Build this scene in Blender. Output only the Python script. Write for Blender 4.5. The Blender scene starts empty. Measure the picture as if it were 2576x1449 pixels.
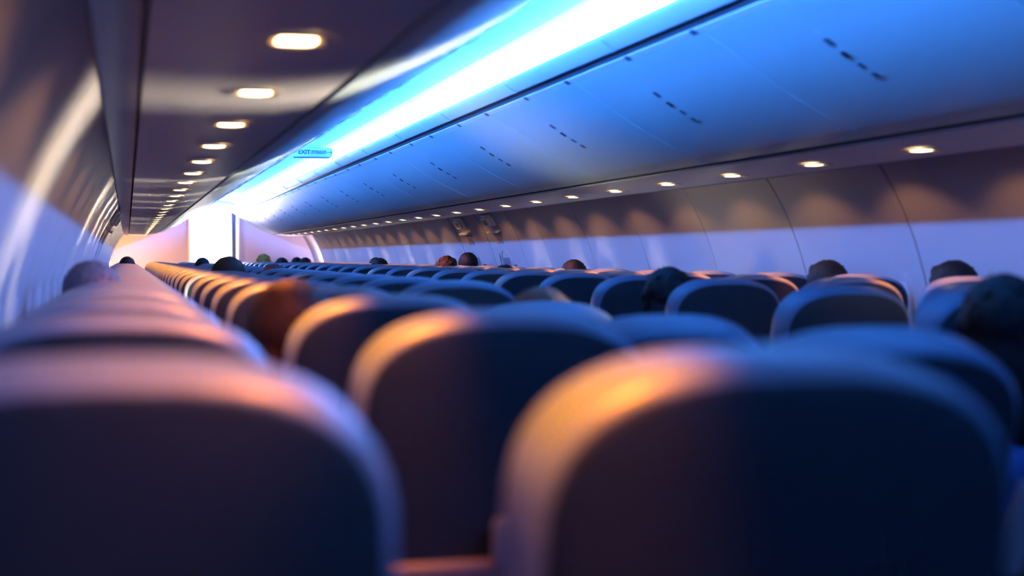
import bpy, bmesh, math, random
from mathutils import Vector, Matrix
from mathutils import noise as mnoise
random.seed(7)
S = bpy.context.scene
R = math.radians

# ------------------------------------------------------------------ camera
CX, CZ = -1.46, 1.225                     # camera: low, between window and middle seat
cam_d = bpy.data.cameras.new('camera')
cam = bpy.data.objects.new('camera', cam_d)
S.collection.objects.link(cam)
cam_d.sensor_width = 36.0
cam_d.lens = 50.0
cam_d.clip_start = 0.02
cam_d.clip_end = 100
cam.location = (CX, 0, CZ)
cam.rotation_euler = (R(90 - 1.23), 0, R(-15.14))
cam_d.dof.use_dof = True
cam_d.dof.focus_distance = 11.5
cam_d.dof.aperture_fstop = 2.3
cam_d.dof.aperture_blades = 0
S.camera = cam

# ------------------------------------------------------------------ world, exposure
S.view_settings.view_transform = 'Standard'
S.view_settings.look = 'None'
S.view_settings.gamma = 1.0
S.view_settings.exposure = 0.0
S.view_settings.use_curve_mapping = False
W = bpy.data.worlds.new('world')
S.world = W
W.use_nodes = True
W.node_tree.nodes['Background'].inputs[0].default_value = (0.5, 0.65, 1.0, 1)
W.node_tree.nodes['Background'].inputs[1].default_value = 0.01
S.cycles.use_adaptive_sampling = True
S.cycles.adaptive_threshold = 0.03
S.cycles.max_bounces = 5
S.cycles.diffuse_bounces = 3
S.cycles.glossy_bounces = 3
S.cycles.sample_clamp_indirect = 4.0
S.cycles.caustics_reflective = False
S.cycles.caustics_refractive = False
S.cycles.use_light_tree = True

# light settings, all in one place
COVE_COL, COVE_STR = (0.050, 0.275, 1.0), 265.0
SPOT_COL, SPOT_W, BEAM_W = (1.0, 0.46, 0.14), 5.0, 92.0
BEAM_COL = (1.0, 0.20, 0.004)
LENS_COL, LENS_STR = (1.0, 0.72, 0.36), 14.0
DAY_COL, DAY_STR = (1.0, 0.90, 0.86), 15.0
DOOR_W = 110.0
WIN_W = 4.0

# ------------------------------------------------------------------ materials
def mat(name, col, rough=0.5, spec=0.5, metal=0.0, nscale=0, nstr=0.0, var=0.0, coat=0.0):
    m = bpy.data.materials.new(name)
    m.use_nodes = True
    nt = m.node_tree
    b = nt.nodes['Principled BSDF']
    b.inputs['Base Color'].default_value = (*col, 1)
    b.inputs['Roughness'].default_value = rough
    b.inputs['Specular IOR Level'].default_value = spec
    b.inputs['Metallic'].default_value = metal
    if coat:
        b.inputs['Coat Weight'].default_value = coat
        b.inputs['Coat Roughness'].default_value = 0.25
    if nscale:
        tc = nt.nodes.new('ShaderNodeTexCoord')
        n = nt.nodes.new('ShaderNodeTexNoise')
        n.inputs['Scale'].default_value = nscale
        n.inputs['Detail'].default_value = 3
        nt.links.new(tc.outputs['Object'], n.inputs['Vector'])
        if nstr:
            bp = nt.nodes.new('ShaderNodeBump')
            bp.inputs['Strength'].default_value = nstr
            bp.inputs['Distance'].default_value = 0.002
            nt.links.new(n.outputs['Fac'], bp.inputs['Height'])
            nt.links.new(bp.outputs['Normal'], b.inputs['Normal'])
        if var:
            mx = nt.nodes.new('ShaderNodeMix')
            mx.data_type = 'RGBA'
            mx.inputs[6].default_value = (*[c * (1 - var) for c in col], 1)
            mx.inputs[7].default_value = (*[min(1, c * (1 + var)) for c in col], 1)
            nt.links.new(n.outputs['Fac'], mx.inputs[0])
            nt.links.new(mx.outputs[2], b.inputs['Base Color'])
    return m

def emat(name, col, strength):
    m = bpy.data.materials.new(name)
    m.use_nodes = True
    nt = m.node_tree
    b = nt.nodes['Principled BSDF']
    b.inputs['Base Color'].default_value = (0.8, 0.8, 0.8, 1)
    b.inputs['Emission Color'].default_value = (*col, 1)
    b.inputs['Emission Strength'].default_value = strength
    return m

M = dict(
    bin=mat('bin_plastic', (0.44, 0.56, 0.63), 0.36, 0.5, nscale=160, nstr=0.06),
    panel=mat('sidewall_plastic', (0.345, 0.33, 0.36), 0.5, 0.4, nscale=200, nstr=0.08),
    psu=mat('service_plastic', (0.50, 0.49, 0.54), 0.42, 0.5, nscale=160, nstr=0.05),
    mould=mat('moulding_shade_dark', (0.08, 0.085, 0.13), 0.30, 0.6),  # shadow along the wall edge is put into this dark colour
    seam=mat('dark_seam', (0.012, 0.013, 0.018), 0.7, 0.2),
    rail=mat('rail_grey_blue', (0.05, 0.08, 0.13), 0.3, 0.6),
    valance=mat('valance_plastic', (0.66, 0.66, 0.72), 0.35, 0.5),
    clip=mat('dark_clip', (0.06, 0.07, 0.12), 0.5, 0.4),
    chrome=mat('latch_metal', (0.55, 0.57, 0.62), 0.22, 0.5, 1.0),
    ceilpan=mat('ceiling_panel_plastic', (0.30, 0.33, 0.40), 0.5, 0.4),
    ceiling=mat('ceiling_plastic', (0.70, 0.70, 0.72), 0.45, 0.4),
    backing=mat('dark_backing', (0.02, 0.02, 0.025), 0.8, 0.1),
    carpet=mat('carpet_navy', (0.015, 0.02, 0.045), 0.95, 0.1, nscale=300, nstr=0.5, var=0.4),
    bulk=mat('bulkhead_laminate', (0.62, 0.52, 0.66), 0.5, 0.3, nscale=90, nstr=0.05),
    vest=mat('vestibule_white', (0.85, 0.84, 0.83), 0.5, 0.3),
    leather=mat('seat_leather', (0.120, 0.20, 0.32), 0.40, 0.6, nscale=240, nstr=0.25, var=0.12),
    shell=mat('seat_back_cover_shaded', (0.011, 0.022, 0.030), 0.62, 0.25, nscale=240, nstr=0.25, var=0.15),  # rear faces turn from the lamps; their shade is put into the colour
    tray=mat('tray_plastic', (0.13, 0.13, 0.18), 0.45, 0.4, nscale=200, nstr=0.08),
    latch=mat('tray_latch_plastic', (0.42, 0.42, 0.48), 0.4, 0.5),
    frame=mat('seat_frame_metal', (0.25, 0.26, 0.28), 0.4, 0.5, 0.8),
    arm=mat('armrest_plastic', (0.07, 0.075, 0.10), 0.5, 0.4),
    pocket=mat('pocket_net', (0.02, 0.022, 0.035), 0.8, 0.2),
    led=emat('cove_led', COVE_COL, COVE_STR),
    lens=emat('lamp_lens', LENS_COL, LENS_STR),
    halo=emat('lamp_halo_glow', (1.0, 0.42, 0.06), 1.6),  # weak emission stands for the orange glow around each lens
    bezel=mat('lamp_bezel', (0.5, 0.46, 0.44), 0.35, 0.5),
    day=emat('daylight_opening', DAY_COL, DAY_STR),
    pane=emat('window_sky_pane', (1.0, 0.93, 0.82), 7.0),
    shade=mat('window_shade', (0.42, 0.42, 0.50), 0.5, 0.3),
    glassdk=mat('hatch_window_shade', (0.13, 0.13, 0.20), 0.35, 0.5, nscale=6, var=0.3),
    sign=mat('sign_plastic', (0.26, 0.33, 0.42), 0.35, 0.5),
    ink=mat('sign_ink', (0.005, 0.03, 0.16), 0.5, 0.3),
    ltbox=mat('exit_box_plastic', (0.75, 0.72, 0.70), 0.4, 0.4),
    ltface=mat('exit_box_face', (0.16, 0.13, 0.13), 0.4, 0.4),
    plac=mat('placard_grey', (0.42, 0.38, 0.42), 0.5, 0.3),
    amber=mat('placard_amber', (0.65, 0.28, 0.05), 0.5, 0.3),
    paper=mat('leaflet_paper', (0.55, 0.50, 0.47), 0.7, 0.2),
    curtain=mat('curtain_blue', (0.25, 0.32, 0.5), 0.8, 0.2, nscale=60, nstr=0.3),
    skin=mat('skin', (0.36, 0.19, 0.12), 0.55, 0.4, nscale=60, var=0.08),
    skin_dark=mat('skin_dark', (0.16, 0.075, 0.045), 0.55, 0.4, nscale=60, var=0.08),
    eye=mat('eye_dark', (0.02, 0.015, 0.01), 0.2, 0.6),
    lips=mat('lips', (0.32, 0.10, 0.09), 0.5, 0.4),
)
def cloth(n, c): return mat(n, c, 0.85, 0.2, nscale=120, nstr=0.5, var=0.15)
def hairm(n, c): return mat(n, c, 0.65, 0.15, nscale=90, nstr=0.8, var=0.35)
CL = dict(orange=cloth('cloth_orange', (0.80, 0.27, 0.03)), navy=cloth('cloth_navy', (0.03, 0.04, 0.09)),
          grey=cloth('cloth_grey', (0.16, 0.16, 0.18)), black=cloth('cloth_black', (0.02, 0.02, 0.022)),
          red=cloth('cloth_dull_red', (0.30, 0.06, 0.06)), denim=cloth('cloth_denim', (0.06, 0.09, 0.18)),
          blue=cloth('cloth_blue', (0.05, 0.13, 0.34)), pink=cloth('cloth_pink', (0.55, 0.25, 0.35)))
HR = dict(black=hairm('hair_black', (0.006, 0.006, 0.007)), brown=hairm('hair_brown', (0.022, 0.012, 0.008)),
          white=hairm('hair_grey_white', (0.13, 0.11, 0.14)), blond=hairm('hair_blond', (0.55, 0.27, 0.06)),
          red=hairm('hair_red_brown', (0.10, 0.02, 0.02)), lightbrown=hairm('hair_light_brown', (0.09, 0.055, 0.04)))

# ------------------------------------------------------------------ helpers
def mesh_obj(name, verts, faces, m, parent=None, smooth=True, mesh_name=None):
    me = bpy.data.meshes.new(mesh_name or name)
    me.from_pydata([tuple(v) for v in verts], [], faces)
    bm = bmesh.new(); bm.from_mesh(me)
    bmesh.ops.recalc_face_normals(bm, faces=bm.faces)
    bm.to_mesh(me); bm.free()
    if m: me.materials.append(m)
    if smooth:
        me.polygons.foreach_set('use_smooth', [True] * len(me.polygons))
        me.set_sharp_from_angle(angle=R(38))
    o = bpy.data.objects.new(name, me)
    S.collection.objects.link(o)
    if parent: o.parent = parent
    return o

def link_mesh(name, me, parent=None, loc=(0, 0, 0), rot=(0, 0, 0)):
    o = bpy.data.objects.new(name, me)
    S.collection.objects.link(o)
    o.location = loc; o.rotation_euler = rot
    if parent: o.parent = parent
    return o

def empty(name, loc=(0, 0, 0), rot=(0, 0, 0)):
    o = bpy.data.objects.new(name, None)
    o.empty_display_size = 0.1
    S.collection.objects.link(o)
    o.location = loc; o.rotation_euler = rot
    return o

def tag(o, label=None, cat=None, group=None, kind=None):
    if label: o['label'] = label
    if cat: o['category'] = cat
    if group: o['group'] = group
    if kind: o['kind'] = kind
    return o

def copy_thing(src, loc=None):
    """copy of a thing with copies of its parts and sub-parts, mesh data shared"""
    r = src.copy(); S.collection.objects.link(r)
    if loc is not None: r.location = loc
    for ch in src.children:
        c = ch.copy(); S.collection.objects.link(c); c.parent = r
        for g in ch.children:
            d = g.copy(); S.collection.objects.link(d); d.parent = c
    return r

def bevel_box(cx, cy, cz, sx, sy, sz, b=0.004, seg=2):
    """verts, faces of a bevelled box"""
    bm = bmesh.new()
    bmesh.ops.create_cube(bm, size=1.0)
    for v in bm.verts:
        v.co = Vector((v.co.x * sx, v.co.y * sy, v.co.z * sz))
    b = min(b, 0.45 * min(sx, sy, sz))
    if b > 0:
        bmesh.ops.bevel(bm, geom=bm.edges[:], offset=b, segments=seg, affect='EDGES', profile=0.5)
    for v in bm.verts: v.co += Vector((cx, cy, cz))
    vs = [v.co.copy() for v in bm.verts]
    idx = {v: i for i, v in enumerate(bm.verts)}
    fs = [tuple(idx[v] for v in f.verts) for f in bm.faces]
    bm.free()
    return vs, fs

def merge(*vf):
    V, F = [], []
    for v, f in vf:
        n = len(V); V += list(v); F += [tuple(i + n for i in q) for q in f]
    return V, F

def xf(vf, mtx):
    return [mtx @ Vector(v) for v in vf[0]], vf[1]

def box_obj(name, c, s, m, parent=None, b=0.004, seg=2):
    v, f = bevel_box(*c, *s, b, seg)
    return mesh_obj(name, v, f, m, parent)

# catmull-rom resample of a 2D profile
def smooth_profile(p, n):
    out = []
    P = [p[0]] + list(p) + [p[-1]]
    for i in range(1, len(P) - 2):
        for k in range(n):
            t = k / n
            a, b, c, d = P[i - 1], P[i], P[i + 1], P[i + 2]
            out.append(tuple(0.5 * (2 * b[j] + (c[j] - a[j]) * t + (2 * a[j] - 5 * b[j] + 4 * c[j] - d[j]) * t * t
                                    + (-a[j] + 3 * b[j] - 3 * c[j] + d[j]) * t ** 3) for j in (0, 1)))
    out.append(tuple(p[-1]))
    return out

def offset_profile(p, d):
    out = []
    for i in range(len(p)):
        a = p[max(0, i - 1)]; b = p[min(len(p) - 1, i + 1)]
        tx, tz = b[0] - a[0], b[1] - a[1]
        L = math.hypot(tx, tz) or 1
        out.append((p[i][0] + tz / L * d, p[i][1] - tx / L * d))
    return out

def slab(profile, y0, y1, th, side, edge=0.0):
    """closed slab swept along Y from a profile of (off-centre, height above camera); side -1 left, +1 right.
    th > 0 puts the thickness to the right of the travel direction. edge: chamfer at the two Y ends"""
    inner = profile
    outer = offset_profile(profile, th)
    n = len(inner)
    V, F = [], []
    if edge > 0:
        back = offset_profile(profile, edge if th > 0 else -edge)
        rings = [(outer, y0), (back, y0), (inner, y0 + edge), (inner, y1 - edge), (back, y1), (outer, y1)]
    else:
        rings = [(outer, y0), (inner, y0), (inner, y1), (outer, y1)]
    for pr, y in rings:
        for (x, h) in pr: V.append((side * x, y, h + CZ))
    k = len(rings)
    for r_ in range(k - 1):
        for i in range(n - 1):
            a = r_ * n + i
            F.append((a, a + 1, a + n + 1, a + n))
    for i in range(n - 1):
        a = (k - 1) * n + i
        F.append((a, a + 1, i + 1, i))
    F.append(tuple(r_ * n for r_ in range(k)))
    F.append(tuple(r_ * n + n - 1 for r_ in range(k)))
    return V, F

ORD = ['first', 'second', 'third', 'fourth', 'fifth', 'sixth', 'seventh', 'eighth', 'ninth', 'tenth', 'eleventh', 'twelfth',
       'thirteenth', 'fourteenth', 'fifteenth', 'sixteenth', 'seventeenth', 'eighteenth', 'nineteenth', 'twentieth']

# ------------------------------------------------------------------ cross-section (off-centre x, height above camera)
Y0, Y1 = -1.2, 25.2
WALLP = smooth_profile([(1.515, .392), (1.575, .30), (1.63, .20), (1.67, .11), (1.71, 0), (1.75, -.15), (1.77, -.35),
                        (1.77, -.6), (1.74, -.85), (1.68, -1.1), (1.64, -1.215)], 2)
PSUP = [(1.425, .373), (1.35, .371), (1.27, .370), (1.18, .370), (1.09, .376), (.992, .391)]
PSUO = [(1.515, .384), (1.47, .374), (1.435, .372)]
BINP = smooth_profile([(.958, .403), (.90, .421), (.83, .450), (.75, .487), (.67, .528), (.60, .567), (.52, .616),
                       (.44, .668), (.38, .706), (.345, .728)], 3)
STRIPP = [(.343, .730), (.334, .735), (.322, .742)]          # strip with the dark squares
RAILP = [(.330, .750), (.312, .757), (.296, .768), (.284, .776)]
VALP = smooth_profile([(.284, .763), (.266, .773), (.248, .785), (.228, .800), (.218, .812), (.224, .818), (.240, .818)], 3)
COVEP = smooth_profile([(.238, .812), (.33, .816), (.36, .84), (.355, .885), (.325, .925), (.27, .950), (.20, .962)], 3)
CEILP = [(.20, .962), (.10, .972), (0.0, .975)]

# ------------------------------------------------------------------ structure: floor, walls, ceiling
fl = box_obj('floor', (0, 12.6, -0.03), (3.6, 28.6, 0.06), M['carpet'], b=0)
tag(fl, kind='structure')

BAYS = 1.07
Y_SEAM = 6.32 - 7 * BAYS      # -1.17
def exit_bays(side):
    # the two hatches by the wing take the place of two sidewall bays
    return (11.30, 12.38, 13.46) if side > 0 else (11.00, 12.08, 13.16)

def ring(cy, ch, ry, rh, rt, depth, side, n=20, sup=3.2):
    """window surround: superellipse ring proud of the wall; built in local (y, h) then laid on the wall slope"""
    V, F = [], []
    prof = [(1.0 + rt, 0.0), (1.0 + rt * .7, depth), (1.0, depth * .8), (0.93, -0.006)]
    for k in range(n):
        a = 2 * math.pi * k / n
        c, s_ = math.cos(a), math.sin(a)
        d = (abs(c) ** sup + abs(s_) ** sup) ** (-1 / sup)
        for sc, dp in prof:
            V.append((c * d * (ry * sc), s_ * d * (rh + ry * (sc - 1)), dp))
    m = len(prof)
    for k in range(n):
        for j in range(m - 1):
            a = k * m + j; b = ((k + 1) % n) * m + j
            F.append((a, b, b + 1, a + 1))
    return V, F

def oval(ry, rh, th, n=20, sup=3.2):
    V = []
    for z in (0, th):
        for k in range(n):
            a = 2 * math.pi * k / n
            c, s_ = math.cos(a), math.sin(a)
            d = (abs(c) ** sup + abs(s_) ** sup) ** (-1 / sup)
            V.append((c * d * ry, s_ * d * rh, z))
    F = [tuple(range(n)), tuple(range(n, 2 * n))] + [(k, (k + 1) % n, n + (k + 1) % n, n + k) for k in range(n)]
    return V, F

def wall_x(h):
    for i in range(len(WALLP) - 1):
        a, b = WALLP[i], WALLP[i + 1]
        if b[1] <= h <= a[1]:
            t = (a[1] - h) / (a[1] - b[1])
            return a[0] + (b[0] - a[0]) * t
    return WALLP[-1][0]

def wall_frame(side, y, h, proud=0.0):
    """matrix: local x along cabin (+Y world), local y up the wall, local z into the cabin"""
    d = 0.03
    x0, x1 = wall_x(h - d), wall_x(h + d)
    up = Vector((side * (x1 - x0), 0, 2 * d)).normalized()
    yv = Vector((0, 1, 0)) if side < 0 else Vector((0, -1, 0))
    nrm = yv.cross(up).normalized()
    if nrm.x * side > 0: nrm = -nrm
    o = Vector((side * wall_x(h), y, h + CZ)) + nrm * proud
    m = Matrix.Identity(4)
    for i in range(3):
        m[i][0], m[i][1], m[i][2], m[i][3] = yv[i], up[i], nrm[i], o[i]
    return m

# half-open windows: side -> (y, strength, elevations of the daylight fan, spread)
WIN_OPEN = {1: [(3.30, .75, (1, 7, 13, 19, 25), 17)] + [(6.9 + .79 * q, 1.0, (9, 17, 21, 24), 9) for q in range(20)],
            -1: [(7.0, .9, (14,), 60)] + [(8.0 + 1.0 * q, .16, (3,), 9) for q in range(15)]}
def daylight(side, wy, stren, elevs, spread):
    for e in elevs:
        L = bpy.data.lights.new('window_daylight', 'AREA')
        L.shape = 'RECTANGLE'; L.size = .2; L.size_y = .2
        L.energy = WIN_W * stren * (.4 if e < 10 else (1 if e < 16 else .6 if e < 24 else .3))
        L.color = (1.0, 0.84, 0.56)
        L.spread = R(spread)
        lo = bpy.data.objects.new('window_daylight', L)
        S.collection.objects.link(lo)
        lo.location = (side * 1.73, wy, CZ - .24)
        lo.rotation_euler = Vector((-side * math.cos(R(e)), 0, math.sin(R(e)))).to_track_quat('-Z', 'Y').to_euler()
surr_me = shade_me = pane_me = None
for side, nm in ((-1, 'left'), (1, 'right')):
    back = [(x + 0.03, h) for x, h in WALLP]
    v, f = slab(back, Y0, Y1 + 2.2, -0.05, side)
    wall = mesh_obj('wall_' + nm, v, f, M['backing'])
    tag(wall, kind='structure')
    eb = exit_bays(side)
    ys = [Y_SEAM + i * BAYS for i in range(26)]
    cuts = [y for y in ys if y < eb[0] - .35] + list(eb) + [y for y in ys if y > eb[2] + .35]
    for i in range(len(cuts) - 1):
        a, b = cuts[i], min(cuts[i + 1], Y1)
        if b - a < .1: continue
        if a in eb[:2]: continue
        g = 0.004 if i % 3 else 0.007
        v, f = slab(WALLP, a + g, b - g, -0.018, side, 0.004)
        p = mesh_obj('sidewall_panel', v, f, M['panel'], wall)
        nwin = 2 if b - a > .9 else 1
        for k in range(nwin):
            wy = a + (b - a) * ((k + .5) / nwin)
            mt = wall_frame(side, wy, -0.218, 0.001)
            v, f = ring(0, 0, .125, .20, .22, .010, side)
            v, f = xf((v, f), mt)
            mesh_obj('window_surround', v, f, M['panel'], p)
            opened = [q for q in WIN_OPEN[side] if abs(wy - q[0]) <= (b - a) / nwin / 2 + .0001]
            v, f = xf(oval(.118, .192, .004), mt)
            sh_ = mesh_obj('window_shade', v, f, M['shade'], p, smooth=False)
            if opened:
                v, f = xf(oval(.105, .085, .004), mt @ Matrix.Translation((0, -.085, .003)))
                mesh_obj('window_pane', v, f, M['pane'], p, smooth=False)
                daylight(side, wy, *opened[0][1:])
    tag(wall, kind='structure')

# overwing exit hatches: doors of the setting, two a side
nd = 0
for side in (1, -1):
    eb = exit_bays(side)
    for e in range(2):
        nd += 1
        a, b = eb[e], eb[e + 1]
        d = empty('door_%d' % nd, (0, 0, 0)); tag(d, kind='structure')
        w = b - a
        # frame stripes proud, hatch slightly recessed
        v, f = slab(WALLP, a + .004, a + .20, -0.018, side, 0.005)
        mesh_obj('door_jamb', v, f, M['panel'], d)
        v, f = slab([(x + .006, h) for x, h in WALLP], a + .21, b - .05, -0.018, side, 0.005)
        mesh_obj('hatch_panel', v, f, M['panel'], d)
        v, f = slab(WALLP, b - .045, b - .004, -0.018, side, 0.005)
        mesh_obj('door_jamb', v, f, M['panel'], d)
        cy = a + .21 + (b - a - .26) * .5
        sg = 1 if side < 0 else -1
        # exit light box at the head of the hatch
        mt = wall_frame(side, cy, .325, 0.0)
        v, f = xf(bevel_box(0, 0, .008, .30, .115, .026, .01), mt)
        bx = mesh_obj('exit_light', v, f, M['ltbox'], d)
        v, f = xf(bevel_box(0, -.004, .030, .20, .084, .024, .008), mt)
        mesh_obj('exit_light_housing', v, f, M['ltbox'], bx)
        v, f = xf(bevel_box(0, -.004, .043, .115, .050, .003, .001, 1), mt)
        mesh_obj('exit_light_face', v, f, M['ltface'], bx)
        # ledge over the release handle
        mt = wall_frame(side, cy, .232, 0.0)
        v, f = xf(bevel_box(0, 0, .018, .34, .020, .045, .008), mt)
        mesh_obj('handle_cover', v, f, M['ltbox'], d)
        # placard
        mt = wall_frame(side, cy + .02, .155, -0.004)
        v, f = xf(bevel_box(0, 0, .003, .22, .085, .004, .001, 1), mt)
        pl = mesh_obj('placard', v, f, M['plac'], d)
        v, f = xf(bevel_box(sg * .09, 0, .0055, .03, .085, .002, 0, 1), mt)
        mesh_obj('placard_stripe', v, f, M['amber'], pl)
        vf = [bevel_box(-sg * (.085 - .028 * q), 0, .0055, .012, .075 - .01 * (q % 2), .002, 0, 1) for q in range(5)]
        v, f = xf(merge(*vf), mt)
        mesh_obj('placard_print', v, f, M['ltface'], pl)
        # window with raised surround and half drawn shade
        mt = wall_frame(side, cy, -.125, -0.004)
        v, f = ring(0, 0, .15, .185, .11, .016, side)
        v, f = xf((v, f), mt)
        ws = mesh_obj('window_surround', v, f, M['panel'], d)
        v, f = xf(oval(.142, .176, .004), mt)
        mesh_obj('window_shade', v, f, M['glassdk'], ws, smooth=False)
        v, f = xf(bevel_box(0, -.03, .009, .24, .016, .010, .003), mt)
        mesh_obj('shade_grip', v, f, M['ltbox'], ws)
        # dark groove of the release flap, and the little catch beside the jamb
        vf = [bevel_box(0, .21, .006, .30, .007, .004, .001, 1), bevel_box(sg * .2, .12, .006, .012, .18, .004, .001, 1),
              bevel_box(-sg * .26, .06, .006, .07, .008, .004, .001, 1)]
        v, f = xf(merge(*vf), mt)
        mesh_obj('flap_groove', v, f, M['seam'], d)

# ceiling
ceil = mesh_obj('ceiling', *slab([(1.80, 1.02), (-1.80, 1.02)], Y0, Y1 + 2.2, 0.04, 1), M['backing'])
tag(ceil, kind='structure')
CP = 1.235
n = 0
y = -1.15
while y < 24.7:
    b = min(y + CP, 24.8)
    full = list(CEILP)[:-1] + [(-x, h) for x, h in reversed(CEILP)]
    full[len(CEILP) - 1:len(CEILP) - 1] = [CEILP[-1]]
    pr = [(x, h) for x, h in CEILP] + [(-x, h) for x, h in reversed(CEILP[:-1])]
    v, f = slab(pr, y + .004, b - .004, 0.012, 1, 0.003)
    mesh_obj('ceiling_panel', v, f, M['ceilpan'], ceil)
    for side in (-1, 1):
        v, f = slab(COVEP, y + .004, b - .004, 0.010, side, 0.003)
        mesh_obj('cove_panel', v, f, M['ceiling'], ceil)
    y += CP

# LED strips in the two coves
ys = [-1.1 + 1.4 * i for i in range(19)]
first = None
for side, nm in ((1, 'right'), (-1, 'left')):
    for i, y in enumerate(ys):
        b = min(y + 1.38, 24.7)
        # narrow tube-like diffuser on the cove wall
        pr = [(.345, .868), (.328, .866), (.318, .880), (.322, .896), (.336, .902)]
        v, f = slab(pr, y, b, 0.004, side)
        o = mesh_obj('light_strip', v, f, M['led'])
        tag(o, 'glowing blue white light strip in the ceiling cove over the %s bins' % nm, 'light strip',
            'blue light strips in the %s cove' % nm)

# trims: service panels over the seats, rails and valance along the aisle edge of the bins
LY0 = {-1: 2.44, 1: 4.36}
tn = 0
for side, nm in ((-1, 'left'), (1, 'right')):
    tn += 1
    t = mesh_obj('trim_%d' % tn, *slab([(1.53, .41), (1.2, .392), (1.0, .402), (.93, .425)], Y0, 24.9, 0.02, side), M['seam'])
    tag(t, kind='structure')
    y = LY0[side] - .395 - .79 * 6
    while y < 24.6:
        a, b = max(y, Y0), min(y + .79, 24.75)
        if b > Y0 + .1:
            v, f = slab(PSUP, a + .0012, b - .0012, 0.010, side, 0.0)
            mesh_obj('service_panel', v, f, M['psu'], t)
        y += .79
    v, f = slab(PSUO, Y0, 24.75, 0.010, side)
    mesh_obj('edge_moulding', v, f, M['mould'], t)
for side in (-1, 1):
    tn += 1
    t = mesh_obj('trim_%d' % tn, *slab(RAILP, Y0, 24.9, 0.02, side), M['rail'])
    tag(t, kind='structure')
    y = 4.29 - 1.385 * 4
    while y < 24.4:
        a, b = max(y, Y0), min(y + 1.385, 24.9)
        v, f = slab(VALP, a + .003, b - .003, 0.006, side, 0.002)
        vp = mesh_obj('valance_panel', v, f, M['valance'], t)
        # slim bracket halfway along each valance panel
        c = (a + b) / 2
        v, f = slab([(x - .005, h - .004) for x, h in VALP[:10]], c - .012, c + .012, 0.004, side)
        mesh_obj('valance_clip', v, f, M['valance'], vp)
        y += 1.385
tn += 1

# ------------------------------------------------------------------ overhead bins
BP = 1.385
def latch_profile():
    return None
binn = {-1: 0, 1: 0}
for side, nm in ((-1, 'left'), (1, 'right')):
    y = 4.29 - BP * 4
    k = 0
    while y < 24.3:
        a, b = max(y, Y0), min(y + BP, 24.85)
        if k == 0:
            y += BP; k += 1; continue
        root = empty('overhead_bin', (0, a, CZ + .45))
        inv = Matrix.Translation((0, -a, -(CZ + .45)))
        shellp = [(.96, .425), (.80, .50), (.60, .60), (.42, .72), (.36, .76), (.42, .92), (.9, .96), (1.5, .93), (1.5, .45), (.98, .43)]
        V, F = [], []
        for yy in (a + .01, b - .01):
            for (x, h) in shellp: V.append((side * x, yy, h + CZ))
        ns = len(shellp)
        F = [tuple(range(ns)), tuple(range(ns, 2 * ns))] + [(q, (q + 1) % ns, ns + (q + 1) % ns, ns + q) for q in range(ns)]
        mesh_obj('bin_body', *xf((V, F), inv), M['backing'], root, smooth=False)
        v, f = slab(BINP, a + .005, b - .005, 0.014, side, 0.004)
        dr = mesh_obj('bin_door', *xf((v, f), inv), M['bin'], root)
        # strip above the door with two small dark squares
        v, f = slab(STRIPP, a + .003, b - .003, 0.006, side, 0.002)
        st = mesh_obj('bin_header_strip', *xf((v, f), inv), M['valance'], root)
        for fr in (0.0, .5):
            c = a + (b - a) * fr + (.06 if fr == 0 else 0)
            v, f = slab([(x - .0008, h - .0012) for x, h in STRIPP], c - .022, c + .022, 0.003, side)
            mesh_obj('marker_square', *xf((v, f), inv), M['clip'], st)
        # latch: an oblong recess with paddle, running up the curve of the door
        c = (a + b) / 2 + .15
        def band(i0, i1, w, lift, m, name):
            pr = [(x - .707 * lift, h - .707 * lift) for x, h in BINP[i0:i1]]
            v, f = slab(pr, c - w / 2, c + w / 2, 0.004, side, 0.0015)
            return mesh_obj(name, *xf((v, f), inv), m, dr)
        if b - a > 1:
            band(12, 21, .046, .0012, M['bin'], 'latch_plate')
            band(12, 14, .032, .0035, M['clip'], 'latch_recess')
            band(14, 16, .026, .0035, M['clip'], 'latch_recess')
            band(16, 18, .024, .0060, M['chrome'], 'latch_paddle')
            band(18, 20, .032, .0035, M['clip'], 'latch_recess')
        if side > 0:
            if k == 1: lab = 'white overhead bin on the right beside the camera, outside the view'
            elif k == 2: lab = 'white overhead bin cut off by the top right corner of the picture'
            elif k < 14: lab = '%s overhead bin with its latch in view, from the camera, right of the aisle' % ORD[k - 3]
            else: lab = 'distant overhead bin near the bright doorway, right of the aisle'
        else:
            if k == 1: lab = 'shaded overhead bin directly over the camera on the left, outside the view'
            elif k < 9: lab = '%s shaded overhead bin from the camera on the left of the aisle' % ORD[k - 2]
            else: lab = 'distant overhead bin near the bright doorway, left of the aisle'
        grp = ('distant ' if 'distant' in lab else '') + nm + ' hand overhead bins'
        tag(root, lab, 'overhead bin', grp)
        y += BP; k += 1

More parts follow.
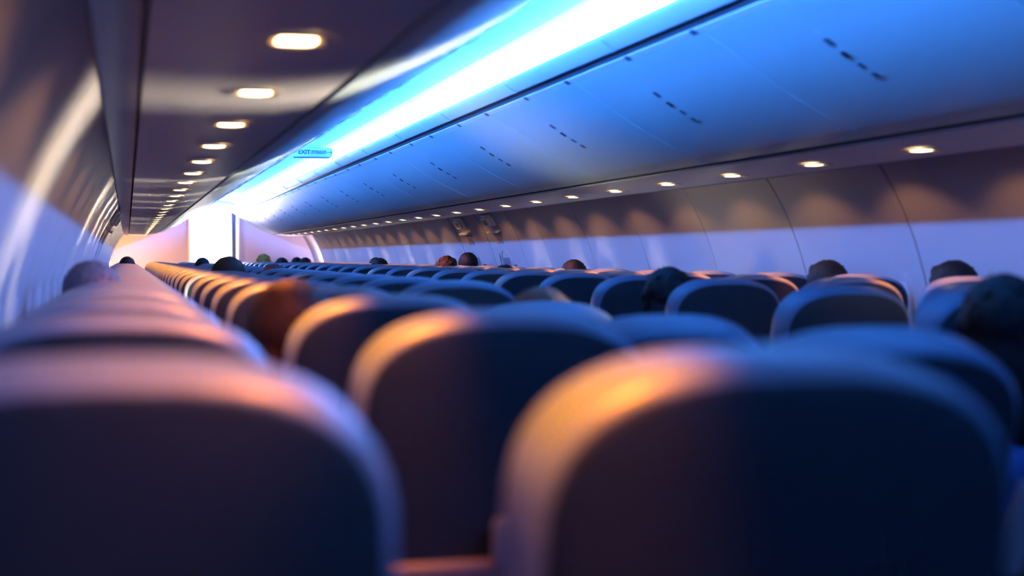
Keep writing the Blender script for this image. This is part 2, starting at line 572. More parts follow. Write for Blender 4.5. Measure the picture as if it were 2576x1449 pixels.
# ------------------------------------------------------------------ reading lights
def lamp_meshes():
    def rr(hx, hy, z, n=20, sup=4):
        out = []
        for k in range(n):
            a = 2 * math.pi * k / n
            c, s_ = math.cos(a), math.sin(a)
            d = (abs(c) ** sup + abs(s_) ** sup) ** (-1 / sup)
            out.append((c * d * hx, s_ * d * hy, z))
        return out
    n = 20
    V = rr(.060, .074, 0) + rr(.058, .072, -.004) + rr(.048, .062, -.005) + rr(.042, .057, -.001)
    F = [(j * n + k, j * n + (k + 1) % n, (j + 1) * n + (k + 1) % n, (j + 1) * n + k) for j in range(3) for k in range(n)]
    b = mesh_obj('bezel', V, F, M['bezel'])
    V = rr(.035, .051, -.001) + rr(.022, .034, -.0035)
    F = [(k, (k + 1) % n, n + (k + 1) % n, n + k) for k in range(n)] + [tuple(range(n, 2 * n))]
    l = mesh_obj('lens', V, F, M['lens'])
    V = rr(.046, .060, -.0008) + rr(.034, .050, -.0020)
    F = [(k, (k + 1) % n, n + (k + 1) % n, n + k) for k in range(n)]
    r_ = mesh_obj('halo_ring', V, F, M['halo'])  # glowing ring imitates lamplight falling on the bezel
    return b, l, r_
bz, ln, lr = lamp_meshes()

proto = empty('reading_light')
bz.parent = proto; ln.parent = proto; lr.parent = proto
sp = bpy.data.lights.new('reading_spot', 'SPOT')
sp.energy = SPOT_W; sp.color = SPOT_COL
sp.spot_size = R(95); sp.spot_blend = 0.40
sp.shadow_soft_size = 0.018
so = bpy.data.objects.new('reading_spot', sp); S.collection.objects.link(so)
so.location = (0, 0, -.025); so.parent = proto
sp = bpy.data.lights.new('reading_beam', 'SPOT')
sp.energy = BEAM_W; sp.color = BEAM_COL
sp.spot_size = R(29); sp.spot_blend = 1.0
sp.shadow_soft_size = 0.025
so = bpy.data.objects.new('reading_beam', sp); S.collection.objects.link(so)
so.location = (0, 0, -.025); so.parent = proto
so2 = so.copy(); so2.name = 'reading_outer_beam'; so2.data = sp.copy(); so2.data.energy = BEAM_W * .55; S.collection.objects.link(so2); so2.parent = proto
used = False
for side, nm in ((-1, 'left'), (1, 'right')):
    k = -2
    y = LY0[side] + k * .79
    while y < 24.6:
        o = proto if not used else copy_thing(proto)
        used = True
        o.location = (side * 1.18, y, CZ + .3695)
        for ch in o.children:          # wide wash toward the sidewall, narrow beam onto the seat tops just ahead
            if ch.name.startswith('reading_spot'):
                ch.scale = (1.35, 1, 1)      # the wash lens spreads wider along the cabin
                ch.rotation_euler = Vector((side * math.sin(R(38)), 0, -math.cos(R(38)))).to_track_quat('-Z', 'Y').to_euler()
            if ch.name.startswith('reading_beam'):
                ch.rotation_euler = Vector((-side * .045, .15, -.45)).to_track_quat('-Z', 'Y').to_euler()
            if ch.name.startswith('reading_outer'):
                ch.rotation_euler = Vector((side * .25, .15, -.45)).to_track_quat('-Z', 'Y').to_euler()
        if side < 0 and k in (0, 1):   # extra beam added to brighten the passenger in orange
            x2 = so.copy(); x2.data = so.data.copy(); x2.name = 'passenger_fill_beam'; x2.data.energy = 34; x2.data.spot_size = R(30)
            S.collection.objects.link(x2); x2.parent = o
            x2.rotation_euler = Vector((-.02, 2.74 - y, -.52)).to_track_quat('-Z', 'Y').to_euler()
        nseen = k + 1
        if 1 <= nseen <= 16:
            tag(o, '%s glowing warm reading light from the camera under the %s bins' % (ORD[nseen - 1], nm), 'reading light',
                'reading lights under the %s bins' % nm)
        elif nseen < 1:
            tag(o, 'warm reading light under the %s bins outside the view, %s back from the visible ones' % (nm, ORD[-nseen]),
                'reading light', 'reading lights under the %s bins' % nm)
        else:
            tag(o, 'tiny distant warm reading light near the far end of the %s bins' % nm, 'reading light',
                'distant reading lights under the %s bins' % nm)
        y += .79; k += 1

# ------------------------------------------------------------------ far bulkhead and bright vestibule
wf = empty('wall_front', (0, 0, 0)); tag(wf, kind='structure')
def poly_wall(name, pts, y, th, m, parent):
    V = [(x, y, z) for x, z in pts] + [(x, y + th, z) for x, z in pts]
    n = len(pts)
    F = [tuple(range(n)), tuple(range(n, 2 * n))] + [(k, (k + 1) % n, n + (k + 1) % n, n + k) for k in range(n)]
    return mesh_obj(name, V, F, m, parent, smooth=False)
DH = CZ + .93
for s_ in (-1, 1):
    x0, x1 = sorted((s_ * .41, s_ * 1.78))
    poly_wall('bulkhead_panel', [(x0, 0), (x1, 0), (x1, 2.25), (x0, 2.25)], Y1, .04, M['bulk'], wf)
poly_wall('header_panel', [(-.41, DH), (.41, DH), (.41, 2.25), (-.41, 2.25)], Y1, .04, M['bulk'], wf)
# arched end cap that closes the light cove
arch = [(-.34, .80)] + [(.34 * math.sin(R(a)) , .90 + .05 * math.cos(R(a))) for a in range(-80, 81, 16)] + [(.34, .80)]
pts = [(x, CZ + h) for x, h in [(-.40, .99), (.40, .99), (.40, .86), (.3, .895), (.15, .915), (0, .92), (-.15, .915), (-.3, .895), (-.40, .86)]]
poly_wall('cove_end_cap', pts, 24.8, .03, M['ceiling'], wf)
for s_ in (-1, 1):
    box_obj('door_jamb', (s_ * .425, Y1 + .0, DH / 2), (.03, .10, DH), M['vest'], wf, .006)
box_obj('door_head', (0, Y1, DH + .015), (.88, .10, .03), M['vest'], wf, .006)
# vestibule
wb = empty('wall_back', (0, 0, 0)); tag(wb, kind='structure')
YV = Y1 + 1.9
poly_wall('vestibule_wall', [(-1.4, 0), (-.36, 0), (-.36, 2.0), (.36, 2.0), (.36, 0), (1.4, 0), (1.4, 2.3), (-1.4, 2.3)], YV, .05, M['vest'], wb)
box_obj('vestibule_side', (-.75, Y1 + 1.0, 1.15), (.04, 1.8, 2.3), M['vest'], wb, .003)
box_obj('vestibule_side', (.75, Y1 + 1.0, 1.15), (.04, 1.8, 2.3), M['vest'], wb, .003)
box_obj('vestibule_ceiling', (0, Y1 + 1.0, 2.24), (1.5, 1.8, .04), M['vest'], wb, .003)
box_obj('vestibule_opening_trim', (0, YV - .02, 2.03), (.80, .05, .05), M['bezel'], wb, .006)
for s_ in (-1, 1): box_obj('vestibule_opening_trim', (s_ * .385, YV - .02, 1.0), (.04, .05, 2.0), M['vest'], wb, .006)
w1 = box_obj('doorway_daylight', (0, YV + .08, 1.0), (.74, .01, 2.0), M['day'], b=0); tag(w1, kind='structure')  # glowing pane stands for daylight through the open far doorway
L = bpy.data.lights.new('vestibule_lamp', 'AREA'); L.shape = 'RECTANGLE'; L.size = .9; L.size_y = 1.2
L.energy = DOOR_W; L.color = (1.0, .93, .90)
lo = bpy.data.objects.new('vestibule_lamp', L); S.collection.objects.link(lo)
lo.location = (0, Y1 + 1.0, 2.2)
# rear wall behind the camera closes the cabin
rw = box_obj('wall_rear', (0, Y0 - .05, 1.1), (3.7, .06, 2.4), M['panel'], b=0); tag(rw, kind='structure')
# curtain gathered at the right of the doorway
V, F = [], []
nf = 28
for j in range(9):
    z = .15 + (DH - .2) * j / 8
    wdt = .10 * (1 - .35 * (1 - abs(j / 8 - .35)))
    for k in range(nf):
        t = k / (nf - 1)
        V.append((.385 - wdt * t, Y1 + .10 + .022 * math.sin(t * 26 + j * .2), z))
for j in range(8):
    for k in range(nf - 1):
        a = j * nf + k
        F.append((a, a + 1, a + nf + 1, a + nf))
cu = mesh_obj('curtain', V, F, M['curtain'])
md = cu.modifiers.new('thick', 'SOLIDIFY'); md.thickness = .003
tag(cu, 'gathered blue curtain at the right edge of the bright far doorway', 'curtain')
# slim warm end light at the left front corner: daylight from the first window there
L = bpy.data.lights.new('front_side_light', 'AREA'); L.shape = 'RECTANGLE'; L.size = .5; L.size_y = .35
L.energy = 150; L.color = (1.0, .48, .14)
lo = bpy.data.objects.new('front_side_light', L); S.collection.objects.link(lo)
lo.location = (-1.70, 24.0, CZ - .22)
lo.rotation_euler = Vector((.6, 1.0, 0.35)).to_track_quat('-Z', 'Y').to_euler()

L = bpy.data.lights.new('front_side_light', 'AREA'); L.shape = 'RECTANGLE'; L.size = .5; L.size_y = .35  # added pink fill to brighten the bulkhead, no open window there
L.energy = 55; L.color = (1.0, .72, .86)
lo = bpy.data.objects.new('front_side_light', L); S.collection.objects.link(lo)
lo.location = (1.70, 24.0, CZ - .22)
lo.rotation_euler = Vector((-.6, 1.0, 0.35)).to_track_quat('-Z', 'Y').to_euler()

# ------------------------------------------------------------------ exit sign
sx, sy_, sh = -.030, 11.43, .840
sg = empty('exit_sign', (sx, sy_, CZ + sh))
def rounded_plate(hx, hz, ty, r, n=6):
    pts = []
    for cx, cz, a0 in ((hx - r, hz - r, 0), (-hx + r, hz - r, 90), (-hx + r, -hz + r, 180), (hx - r, -hz + r, 270)):
        for k in range(n + 1):
            a = R(a0 + 90 * k / n)
            pts.append((cx + r * math.cos(a), cz + r * math.sin(a)))
    N = len(pts)
    rings = [(.0, .92, -ty / 2), (0, 1.0, -ty / 2 + .004), (0, 1.0, ty / 2 - .004), (0, .92, ty / 2)]
    V = []
    for _, s_, y in rings:
        d = 0.0 if s_ == 1.0 else .004
        for x, z in pts:
            V.append((x - d * (1 if x > 0 else -1), y, z - d * (1 if z > 0 else -1)))
    F = [tuple(range(N)), tuple(range(3 * N, 4 * N))]
    for j in range(3):
        F += [(j * N + k, j * N + (k + 1) % N, (j + 1) * N + (k + 1) % N, (j + 1) * N + k) for k in range(N)]
    return V, F
mesh_obj('sign_body', *rounded_plate(.165, .038, .05, .024), M['sign'], sg)
v, f = bevel_box(0, 0, -.040, .29, .056, .008, .003)
mesh_obj('sign_base_lip', v, f, M['rail'], sg)
v, f = bevel_box(-.01, 0, .048, .17, .045, .022, .008)
v2, f2 = bevel_box(-.01, 0, .085, .06, .03, .09, .006)
mesh_obj('mounting_bracket', *merge((v, f), (v2, f2)), M['sign'], sg)
def text_part(body, x, z, size, parent, m, name, bold=0.0, width=None):
    cu = bpy.data.curves.new(name, 'FONT')
    cu.body = body; cu.size = size; cu.align_x = 'LEFT'; cu.align_y = 'CENTER'
    cu.extrude = 0.0012; cu.offset = bold
    o = bpy.data.objects.new(name, cu); S.collection.objects.link(o)
    bpy.context.view_layer.update()
    dg = bpy.context.evaluated_depsgraph_get()
    me = bpy.data.meshes.new_from_object(o.evaluated_get(dg))
    bpy.data.objects.remove(o)
    xs = [v.co.x for v in me.vertices]; ysv = [v.co.y for v in me.vertices]
    w = (max(xs) - min(xs)) or 1
    kx = (width / w) if width else 1
    for v in me.vertices:
        v.co = Vector(((v.co.x - min(xs)) * kx, v.co.y - (max(ysv) + min(ysv)) / 2, v.co.z))
    me.materials.clear(); me.materials.append(m)
    t = bpy.data.objects.new(name, me); S.collection.objects.link(t)
    t.parent = parent
    t.location = (x, -.0262, z)
    t.rotation_euler = (R(90), 0, 0)
    return t
text_part('EXIT', -.108, .002, .046, sg, M['ink'], 'lettering', .0014, .096)
text_part('/', -.010, .002, .048, sg, M['ink'], 'lettering', 0, .011)
text_part('ทางออก', .003, .002, .046, sg, M['ink'], 'lettering', .0009, .112)
def arrow(x, d):
    vf = [bevel_box(0, 0, 0, .040, .002, .0038, 0, 1)]
    for s_ in (-1, 1):
        b = bevel_box(0, 0, 0, .022, .002, .0042, 0, 1)
        mt = Matrix.Translation((d * .0125, 0, s_ * .0065)) @ Matrix.Rotation(R(45 * s_ * d), 4, 'Y')
        vf.append(xf(b, mt))
    v, f = merge(*vf)
    o = mesh_obj('arrow', v, f, M['ink'], sg, smooth=False)
    o.location = (x, -.0260, 0.001)
arrow(-.136, -1); arrow(.141, 1)
tag(sg, 'hanging blue lit exit sign with arrows over the aisle', 'sign')

# ------------------------------------------------------------------ seats
def padded(outline, T, er, nside=5, dome=0.0, chamfer=None):
    """padded slab. outline: list of (x,z) closed loop seen from behind, T thickness along y, er edge radius"""
    n = len(outline)
    cx = sum(p[0] for p in outline) / n; cz = sum(p[1] for p in outline) / n
    def inset(d):
        out = []
        for i in range(n):
            a = outline[i - 1]; b = outline[(i + 1) % n]
            tx, tz = b[0] - a[0], b[1] - a[1]
            L = math.hypot(tx, tz) or 1
            nx, nz = tz / L, -tx / L
            if nx * (outline[i][0] - cx) + nz * (outline[i][1] - cz) < 0: nx, nz = -nx, -nz
            out.append((outline[i][0] - nx * d, outline[i][1] - nz * d))
        return out
    rings = []
    if chamfer:
        for d, y in chamfer: rings.append((inset(d), -T / 2 + y))
    else:
        rings.append((inset(er * 2.6), -T / 2 - dome))
        for k in range(nside + 1):
            a = R(90 * k / nside)
            rings.append((inset(er * (1 - math.sin(a))), -T / 2 + er * (1 - math.cos(a))))
    for k in range(nside, -1, -1):
        a = R(90 * k / nside)
        rings.append((inset(er * (1 - math.sin(a))), T / 2 - er * (1 - math.cos(a))))
    rings.append((inset(er * 2.6), T / 2 + dome))
    V = [(x, y, z) for pts, y in rings for x, z in pts]
    F = [tuple(range(n)), tuple(range((len(rings) - 1) * n, len(rings) * n))]
    for j in range(len(rings) - 1):
        F += [(j * n + k, j * n + (k + 1) % n, (j + 1) * n + (k + 1) % n, (j + 1) * n + k) for k in range(n)]
    return V, F

def back_outline(z0, z1, wb, wt, ch, nn=2.7, m=20):
    """flared sides, super-elliptic crown; coordinates relative to pivot"""
    pts = []
    zc = z1 - ch
    for k in range(m + 1):                      # crown, left to right
        a = math.pi - math.pi * k / m
        c, s_ = math.cos(a), math.sin(a)
        x = math.copysign(abs(c) ** (2 / nn), c) * wt
        z = zc + (abs(s_) ** (2 / nn)) * ch
        pts.append((x, z))
    for k in range(1, 6):
        t = k / 5
        pts.append((wt + (wb - wt) * t, zc + (z0 - zc) * t))
    for k in range(0, 5):
        t = 1 - k / 5
        pts.append((-(wt + (wb - wt) * t), zc + (z0 - zc) * t))
    return pts

def make_seat(full=True):
    root = empty('airline_seat')
    # pivot of the recline: z .42 ; backrest meshes are relative to it
    bo = padded(back_outline(.02, .740, .222, .200, .140, 2.8), .105, .030, 4, .003,
                chamfer=[(.040, .002), (.013, .0), (.0100, .001), (.005, .006), (.0015, .012), (0, .022)])
    b = mesh_obj('backrest', *bo, M['leather'], root)
    b.location = (0, 0, .42)
    # rear cover panel, sits just proud of the back and follows its outline
    co = padded(back_outline(.05, .728, .210, .188, .130, 2.8), .014, .003, 2, .001)
    c = mesh_obj('back_cover', *xf(co, Matrix.Translation((0, -.050, 0))), M['shell'], b)
    tr = mesh_obj('tray_table', *bevel_box(0, -.070, .310, .345, .022, .235, .010, 3), M['tray'], b)
    if full:
        la = mesh_obj('tray_latch', *bevel_box(0, -.082, .455, .052, .020, .062, .009, 3), M['latch'], b)
        mesh_obj('literature_pocket', *bevel_box(0, -.068, .10, .34, .030, .15, .010, 2), M['pocket'], b)
    # seat cushion
    co = padded([(x, z) for x, z in back_outline(-.24, .24, .215, .215, .06, 4)], .13, .045, 3, .006)
    mt = Matrix.Translation((0, .27, .385)) @ Matrix.Rotation(R(90), 4, 'X')
    mesh_obj('seat_cushion', *xf(co, mt), M['leather'], root)
    for s_ in (-1, 1):
        v, f = bevel_box(s_ * .236, .20, .600, .040, .40, .035, .015, 3)
        v2, f2 = bevel_box(s_ * .236, .03, .50, .030, .06, .20, .010, 2)
        mesh_obj('armrest', *merge((v, f), (v2, f2)), M['arm'], root)
    if full:
        for s_ in (-1, 1):
            v1 = bevel_box(s_ * .16, .02, .15, .03, .04, .30, .006)
            v2 = bevel_box(s_ * .16, .42, .15, .03, .04, .30, .006)
            v3 = bevel_box(s_ * .16, .22, .30, .03, .46, .035, .006)
            v4 = bevel_box(s_ * .16, .22, .012, .04, .50, .024, .006)
            mesh_obj('seat_leg', *merge(v1, v2, v3, v4), M['frame'], root)
    return root

BASE = 7.0
TOPD = .740
seat_full, seat_far = make_seat(True), make_seat(False)
flags = {'f': False, 'n': False}
# columns: name, x, first row y, recline table (row index -> (recline deg))
LX = (-1.475, -.985, -.505)
RX = (.505, .985, 1.475)
recl = {('left aisle', 1): 17.5, ('left aisle', 2): 21, ('left aisle', 3): 21, ('right aisle', 2): 12}
cols = [('left window', LX[0], 1.01, 0), ('left middle', LX[1], 1.01, 0), ('left aisle', LX[2], 1.01, 0),
        ('right aisle', RX[0], 2.13, 0), ('right middle', RX[1], 3.71, 0), ('right window', RX[2], 4.50, 0)]
seats = {}
for nm, x, ys_, _ in cols:
    y = ys_; k = 0
    while y < 24.3:
        near = k < 9
        src = seat_full if near else seat_far
        key = 'f' if near else 'n'
        o = src if not flags[key] else copy_thing(src)
        flags[key] = True
        rc = recl.get((nm, k), BASE + random.uniform(-1.0, 1.2))
        # root stands so that at the upright angle the top of the back is at y
        o.location = (x, y + TOPD * math.sin(R(BASE)), 0)
        for ch in o.children:
            if ch.name.startswith('backrest'): ch.rotation_euler = (R(rc), 0, 0)
        side_n, col_n = nm.split()
        kk = k - 1 if nm == 'right aisle' else k
        if kk < 0:
            tag(o, 'navy seat at the right edge, its back hidden behind the leaning dark haired person', 'seat', 'seats right of the aisle')
        elif kk < 12:
            k_, k = k, kk
            state = 'reclined ' if rc > 15 else ''
            tag(o, '%s %snavy seat from the camera in the %s column left of the aisle' % (ORD[k], state, col_n) if side_n == 'left'
                else '%s %snavy seat from the camera in the %s column right of the aisle' % (ORD[k], state, col_n),
                'seat', 'seats in the %s column %s of the aisle' % (col_n, side_n))
            k = k_
        else:
            tag(o, 'small distant navy seat near the far bulkhead, %s column %s of the aisle' % (col_n, side_n),
                'seat', 'distant seats in the %s column %s of the aisle' % (col_n, side_n))
        seats[(nm, k)] = o
        y += .79; k += 1

# leaflet sticking out beside the reclined aisle seat back
v, f = merge(bevel_box(0, 0, 0, .045, .006, .13, .001, 1), bevel_box(.004, .006, .006, .043, .004, .125, .001, 1))
for q in v:
    q.x *= 1 + 1.8 * (q.z + .065) / 1.0
lf = mesh_obj('leaflet', v, f, M['paper'])
lf.location = (-.345, 1.60, CZ - .355); lf.rotation_euler = (R(20), R(6), R(8))
tag(lf, 'pale folded leaflet sticking out beside the reclined aisle seat back', 'leaflet')

# ------------------------------------------------------------------ people
def ell(bm, c, r, rot=None, seg=20):
    m = Matrix.Translation(c)
    if rot: m = m @ rot
    m = m @ Matrix.Diagonal((*r, 1))
    bmesh.ops.create_uvsphere(bm, u_segments=seg, v_segments=seg // 2 + 2, radius=1.0, matrix=m)
def limb(bm, a, b, ra, rb, seg=14):
    a, b = Vector(a), Vector(b)
    d = b - a; L = d.length
    q = d.to_track_quat('Z', 'Y').to_matrix().to_4x4()
    bmesh.ops.create_cone(bm, cap_ends=True, segments=seg, radius1=ra, radius2=rb, depth=L,
                          matrix=Matrix.Translation((a + b) / 2) @ q)
    ell(bm, a, (ra,) * 3, seg=seg); ell(bm, b, (rb,) * 3, seg=seg)

def remesh(bm, vox, name, smooth_it=4):
    me = bpy.data.meshes.new(name); bm.to_mesh(me); bm.free()
    o = bpy.data.objects.new(name, me); S.collection.objects.link(o)
    r = o.modifiers.new('r', 'REMESH'); r.mode = 'VOXEL'; r.voxel_size = vox
    s_ = o.modifiers.new('s', 'SMOOTH'); s_.iterations = smooth_it; s_.factor = .5
    bpy.context.view_layer.update()
    dg = bpy.context.evaluated_depsgraph_get()
    out = bpy.data.meshes.new_from_object(o.evaluated_get(dg))
    bpy.data.objects.remove(o); bpy.data.meshes.remove(me)
    out.name = name
    out.polygons.foreach_set('use_smooth', [True] * len(out.polygons))
    return out

# seated body: origin on the floor under the hips; faces +Y; head top at z 1.225
HC = Vector((0, .035, 1.108))              # head centre
def make_body():
    bm = bmesh.new()
    # pelvis, belly, chest, shoulders
    ell(bm, (0, .03, .50), (.165, .13, .10)); ell(bm, (0, .005, .60), (.140, .105, .13))
    ell(bm, (0, -.005, .74), (.155, .105, .15)); ell(bm, (0, .0, .84), (.165, .095, .085))
    for s_ in (-1, 1):
        limb(bm, (0, 0, .905), (s_ * .165, .0, .862), .055, .056)
        limb(bm, (s_ * .172, .0, .855), (s_ * .215, .03, .625), .052, .040)          # upper arm
        limb(bm, (s_ * .215, .03, .625), (s_ * .135, .235, .575), .038, .026)        # forearm
        ell(bm, (s_ * .122, .285, .575), (.034, .048, .015))                         # palm on the thigh
        for q, (dx, ln_) in enumerate(((-.030, .048), (-.010, .060), (.010, .056), (.029, .044))):
            p0 = Vector((s_ * .122 + dx, .318, .578)); p1 = p0 + Vector((dx * .25, ln_ * .55, -.001)); p2 = p1 + Vector((dx * .1, ln_ * .45, -.014))
            limb(bm, p0, p1, .0085, .008, 8); limb(bm, p1, p2, .008, .007, 8)
        p0 = Vector((s_ * .095, .27, .575)); p1 = p0 + Vector((-s_ * .024, .030, .002)); p2 = p1 + Vector((-s_ * .004, .028, -.004))
        limb(bm, p0, p1, .011, .0095, 8); limb(bm, p1, p2, .0095, .008, 8)
        limb(bm, (s_ * .085, .05, .515), (s_ * .12, .44, .505), .082, .058)           # thigh
        limb(bm, (s_ * .12, .44, .50), (s_ * .12, .42, .10), .054, .036)              # shin
        limb(bm, (s_ * .12, .40, .055), (s_ * .125, .58, .04), .040, .030)            # shoe
    limb(bm, (0, -.005, .90), (0, .02, 1.02), .056, .052)                            # neck
    # head: skull, jaw, nose, brow, ears, lips
    ell(bm, HC + Vector((0, -.008, .022)), (.074, .092, .088))
    ell(bm, HC + Vector((0, .022, -.035)), (.058, .066, .075))
    ell(bm, HC + Vector((0, .060, -.088)), (.026, .024, .020))
    limb(bm, HC + Vector((0, .083, .005)), HC + Vector((0, .103, -.030)), .010, .014, 10)
    ell(bm, HC + Vector((0, .086, -.060)), (.022, .011, .010))
    for s_ in (-1, 1):
        ell(bm, HC + Vector((s_ * .030, .072, .022)), (.022, .014, .008))
        ell(bm, HC + Vector((s_ * .076, -.002, -.010)), (.010, .020, .032))
        ell(bm, HC + Vector((s_ * .040, .055, -.030)), (.020, .020, .018))
    return remesh(bm, .0085, 'body', 3)
body_me = make_body()
SK, SH, TR, SHO = 0, 1, 2, 3
mi = []
for p in body_me.polygons:
    c = p.center
    k = SH
    if c.z > .935 - .10 * max(0, c.y) and abs(c.x) < .1: k = SK
    if c.z > 1.0: k = SK
    if c.z < .56 and not (c.y > .225 and c.z > .545 and abs(abs(c.x) - .12) < .055): k = TR
    if c.y > .225 and .555 < c.z < .62: k = SK
    if c.z < .53: k = TR
    if c.z < .105: k = SHO
    mi.append(k)
for m_ in ('skin',): body_me.materials.append(M[m_])
body_me.materials.append(CL['grey']); body_me.materials.append(CL['denim']); body_me.materials.append(CL['black'])
body_me.polygons.foreach_set('material_index', mi)

def make_hair(kind):
    bm = bmesh.new()
    H = HC
    if kind == 'short':
        ell(bm, H + Vector((0, -.022, .034)), (.090, .099, .094))
        ell(bm, H + Vector((0, -.045, -.020)), (.080, .064, .076))
        ell(bm, H + Vector((0, .040, .080)), (.060, .048, .032))
    elif kind == 'cropped':
        ell(bm, H + Vector((0, -.020, .032)), (.085, .096, .091))
        ell(bm, H + Vector((0, -.045, -.02)), (.078, .060, .070))
    elif kind == 'long':
        ell(bm, H + Vector((0, -.022, .036)), (.088, .098, .092))
        ell(bm, H + Vector((0, -.055, -.05)), (.088, .060, .12))
        ell(bm, H + Vector((0, -.075, -.16)), (.082, .042, .13))
        for s_ in (-1, 1): limb(bm, H + Vector((s_ * .070, .01, .03)), H + Vector((s_ * .085, .0, -.17)), .024, .020)
    elif kind == 'curly':
        rnd = random.Random(5)
        ell(bm, H + Vector((0, -.020, .034)), (.088, .098, .092))
        for q in range(70):
            a = rnd.uniform(0, 2 * math.pi); e = rnd.uniform(-.35, 1.5)
            d = Vector((math.cos(a) * math.cos(e), math.sin(a) * math.cos(e), math.sin(e)))
            if d.y > .45 and d.z < .45: continue
            ell(bm, H + Vector((0, -.020, .030)) + Vector((d.x * .092, d.y * .098, d.z * .092)), (.022,) * 3, seg=8)
    elif kind == 'bun':
        ell(bm, H + Vector((0, -.020, .032)), (.080, .093, .087))
        ell(bm, H + Vector((0, -.045, -.02)), (.070, .060, .065))
        ell(bm, H + Vector((0, -.075, .085)), (.045, .042, .040))
    me = remesh(bm, .008, 'hair', 2)
    fine = {'short': .003, 'cropped': .003, 'long': .007, 'curly': .009, 'bun': .004}[kind]
    for v in me.vertices:
        d = (v.co - HC).normalized()
        nz = mnoise.noise(Vector((v.co.x * 90, v.co.y * 90, v.co.z * 25))) + .6 * mnoise.noise(v.co * 30)
        v.co += d * nz * fine
    # loose strands as thin tapered spikes
    rnd = random.Random(hash(kind) % 97 if False else len(kind))
    bm = bmesh.new(); bm.from_mesh(me); bm.verts.ensure_lookup_table()
    vs = [v for v in bm.verts if v.co.z > HC.z - .02 or kind in ('long',)]
    bm.normal_update()
    for q in range(70):
        v = rnd.choice(vs)
        nrm = v.normal.copy()
        t = Vector((rnd.uniform(-1, 1), rnd.uniform(-1, 1), rnd.uniform(-1, .2))).cross(nrm).normalized()
        p0 = v.co.copy(); ln_ = rnd.uniform(.006, .016) * (1.4 if kind in ('long', 'curly') else .9)
        tip = p0 + t * ln_ + nrm * ln_ * .5
        s_ = nrm.cross(t).normalized() * .0022
        a = bm.verts.new(p0 + s_); b = bm.verts.new(p0 - s_); c = bm.verts.new(p0 + nrm * .003); d = bm.verts.new(tip)
        for tri in ((a, b, d), (b, c, d), (c, a, d), (a, c, b)): bm.faces.new(tri)
    bm.to_mesh(me); bm.free()
    me.materials.append(HR['black'])
    me.polygons.foreach_set('use_smooth', [True] * len(me.polygons))
    return me
hair_me = {k: make_hair(k) for k in ('short', 'cropped', 'long', 'curly', 'bun')}
eb_ = bmesh.new()
for s_ in (-1, 1): ell(eb_, HC + Vector((s_ * .030, .074, .008)), (.012, .008, .007), seg=10)
eye_me = bpy.data.meshes.new('eyes'); eb_.to_mesh(eye_me); eb_.free(); eye_me.materials.append(M['eye'])
eb_ = bmesh.new()
ell(eb_, HC + Vector((0, .0925, -.060)), (.019, .006, .0065), seg=12)
mouth_me = bpy.data.meshes.new('mouth'); eb_.to_mesh(mouth_me); eb_.free(); mouth_me.materials.append(M['lips'])

def person(x, y, top, label, hair='short', hcol='black', shirt='grey', trousers='denim', skin='skin', lean=(0, 0, 0), group=None, scale=1.0):
    """x, y of the head centre; top: height of the top of the hair relative to the camera"""
    r = empty('person')
    sc = scale
    m = Matrix.Rotation(R(lean[2]), 4, 'Z') @ Matrix.Rotation(R(lean[1]), 4, 'Y') @ Matrix.Rotation(R(lean[0]), 4, 'X')
    hc = m @ Vector((0, .01, (HC.z - .50) * sc))
    r.scale = (sc,) * 3
    # lean about the hips at z .50
    zt = hc.z + .125 * sc + .50 * sc
    dz = (CZ + top) - zt
    r.location = (x - hc.x, y - hc.y, dz)
    # root sits at the floor point; rotation about the hip: shift
    piv = Vector((0, 0, .50 * sc)); off = piv - (m @ piv)
    r.location = r.location + off
    r.rotation_euler = m.to_euler()
    b = link_mesh('body', body_me, r)
    mats = (M[skin], CL[shirt], CL[trousers], CL['black'])
    for i, mm in enumerate(mats):
        b.material_slots[i].link = 'OBJECT'; b.material_slots[i].material = mm
    if hair:
        h = link_mesh('hair', hair_me[hair], r)
        h.material_slots[0].link = 'OBJECT'; h.material_slots[0].material = HR[hcol]
    link_mesh('eyes', eye_me, r); link_mesh('mouth', mouth_me, r)
    tag(r, label, 'person', group)
    return r

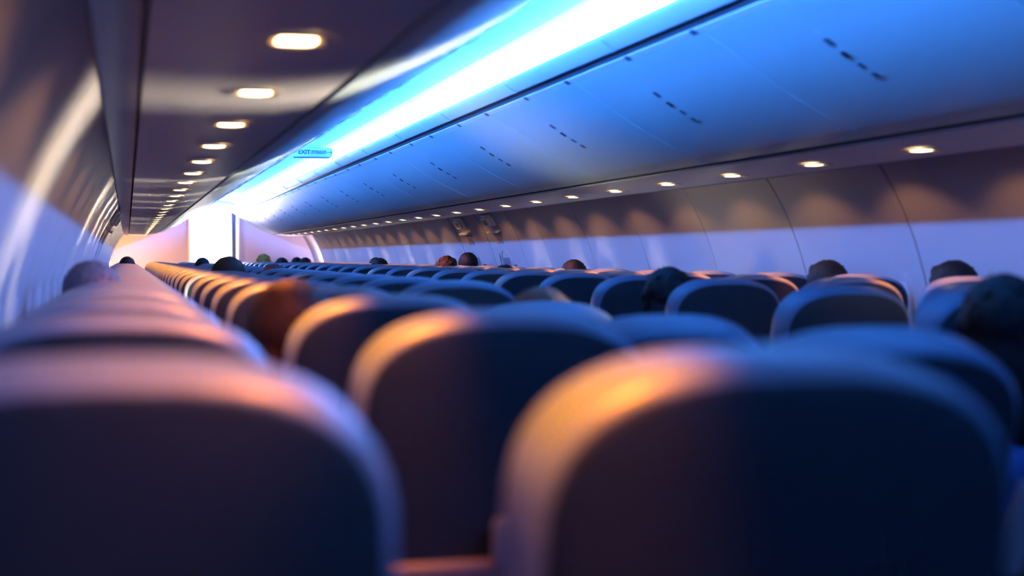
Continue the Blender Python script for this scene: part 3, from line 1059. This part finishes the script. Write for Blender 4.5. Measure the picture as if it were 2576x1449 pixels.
def X(xr): return xr + CX        # x measured from the camera
person(X(-.10), 4.30, -.005, 'person with cropped greyish white hair in the left window column', 'cropped', 'white', 'grey')
person(X(.00), 17.0, .010, 'person with dark hair far ahead in the left window column', 'short', 'black', 'navy')
person(X(.87), 17.4, .0, 'person with dark hair silhouetted against the left of the bright doorway', 'short', 'black', 'navy')
person(X(.315), 2.84, -.045, 'person with messy brown hair in an orange top leaning into the gap', 'short', 'brown', 'orange', lean=(0, 2, 0))
person(X(.51), 7.55, .005, 'person with brown hair in the left middle column before the bright doorway', 'short', 'brown', 'grey')
person(X(1.98), 21.6, .035, 'person with curly blond hair right of the bright doorway', 'curly', 'blond', 'grey')
person(X(2.00), 19.2, -.002, 'person with black hair beside the curly blond one, toward the wall', 'short', 'black', 'black')
person(X(2.46), 20.4, .0, 'person with black hair in the right middle column far ahead', 'short', 'black', 'navy')
person(X(2.43), 21.2, .010, 'person with short dark hair just behind another head, far right middle', 'cropped', 'black', 'grey')
person(X(.93), 9.4, -.045, 'person with reddish hair low in the left aisle column', 'long', 'red', 'red')
person(X(2.95), 17.3, .0, 'person with dark hair in the right window column far ahead', 'short', 'black', 'navy')
person(X(2.46), 14.2, -.005, 'person with dark hair in the right middle column, mid cabin', 'short', 'black', 'grey')
person(X(2.96), 12.45, .045, 'person with round black hair below the overwing exits', 'short', 'black', 'black')
person(X(2.93), 13.2, .0, 'person with tufty brown hair beyond the round black head', 'curly', 'brown', 'grey')
person(X(2.94), 9.25, -.015, 'person with black hair in the right window column behind the exits', 'short', 'black', 'navy')
person(X(2.47), 9.30, -.045, 'person with dark hair low in the right middle column', 'cropped', 'black', 'grey')
person(X(1.00), 3.42, -.075, 'person with light brown hair low over the reclined aisle seats', 'short', 'lightbrown', 'blue', lean=(0, 3, 0))
person(X(1.86), 4.72, -.035, 'person with dark hair leaning into the aisle from the right', 'long', 'black', 'black', lean=(0, -8, 0), skin='skin_dark')
person(X(2.99), 5.70, -.012, 'person with brown hair in the right window column', 'short', 'brown', 'black')
person(X(3.00), 4.72, -.012, 'person with black hair in the nearest right window seat', 'short', 'black', 'black')
person(X(1.75), 2.55, -.035, 'person with large dark hair at the right edge of the view', 'long', 'black', 'blue', skin='skin_dark', lean=(0, -13, -8))
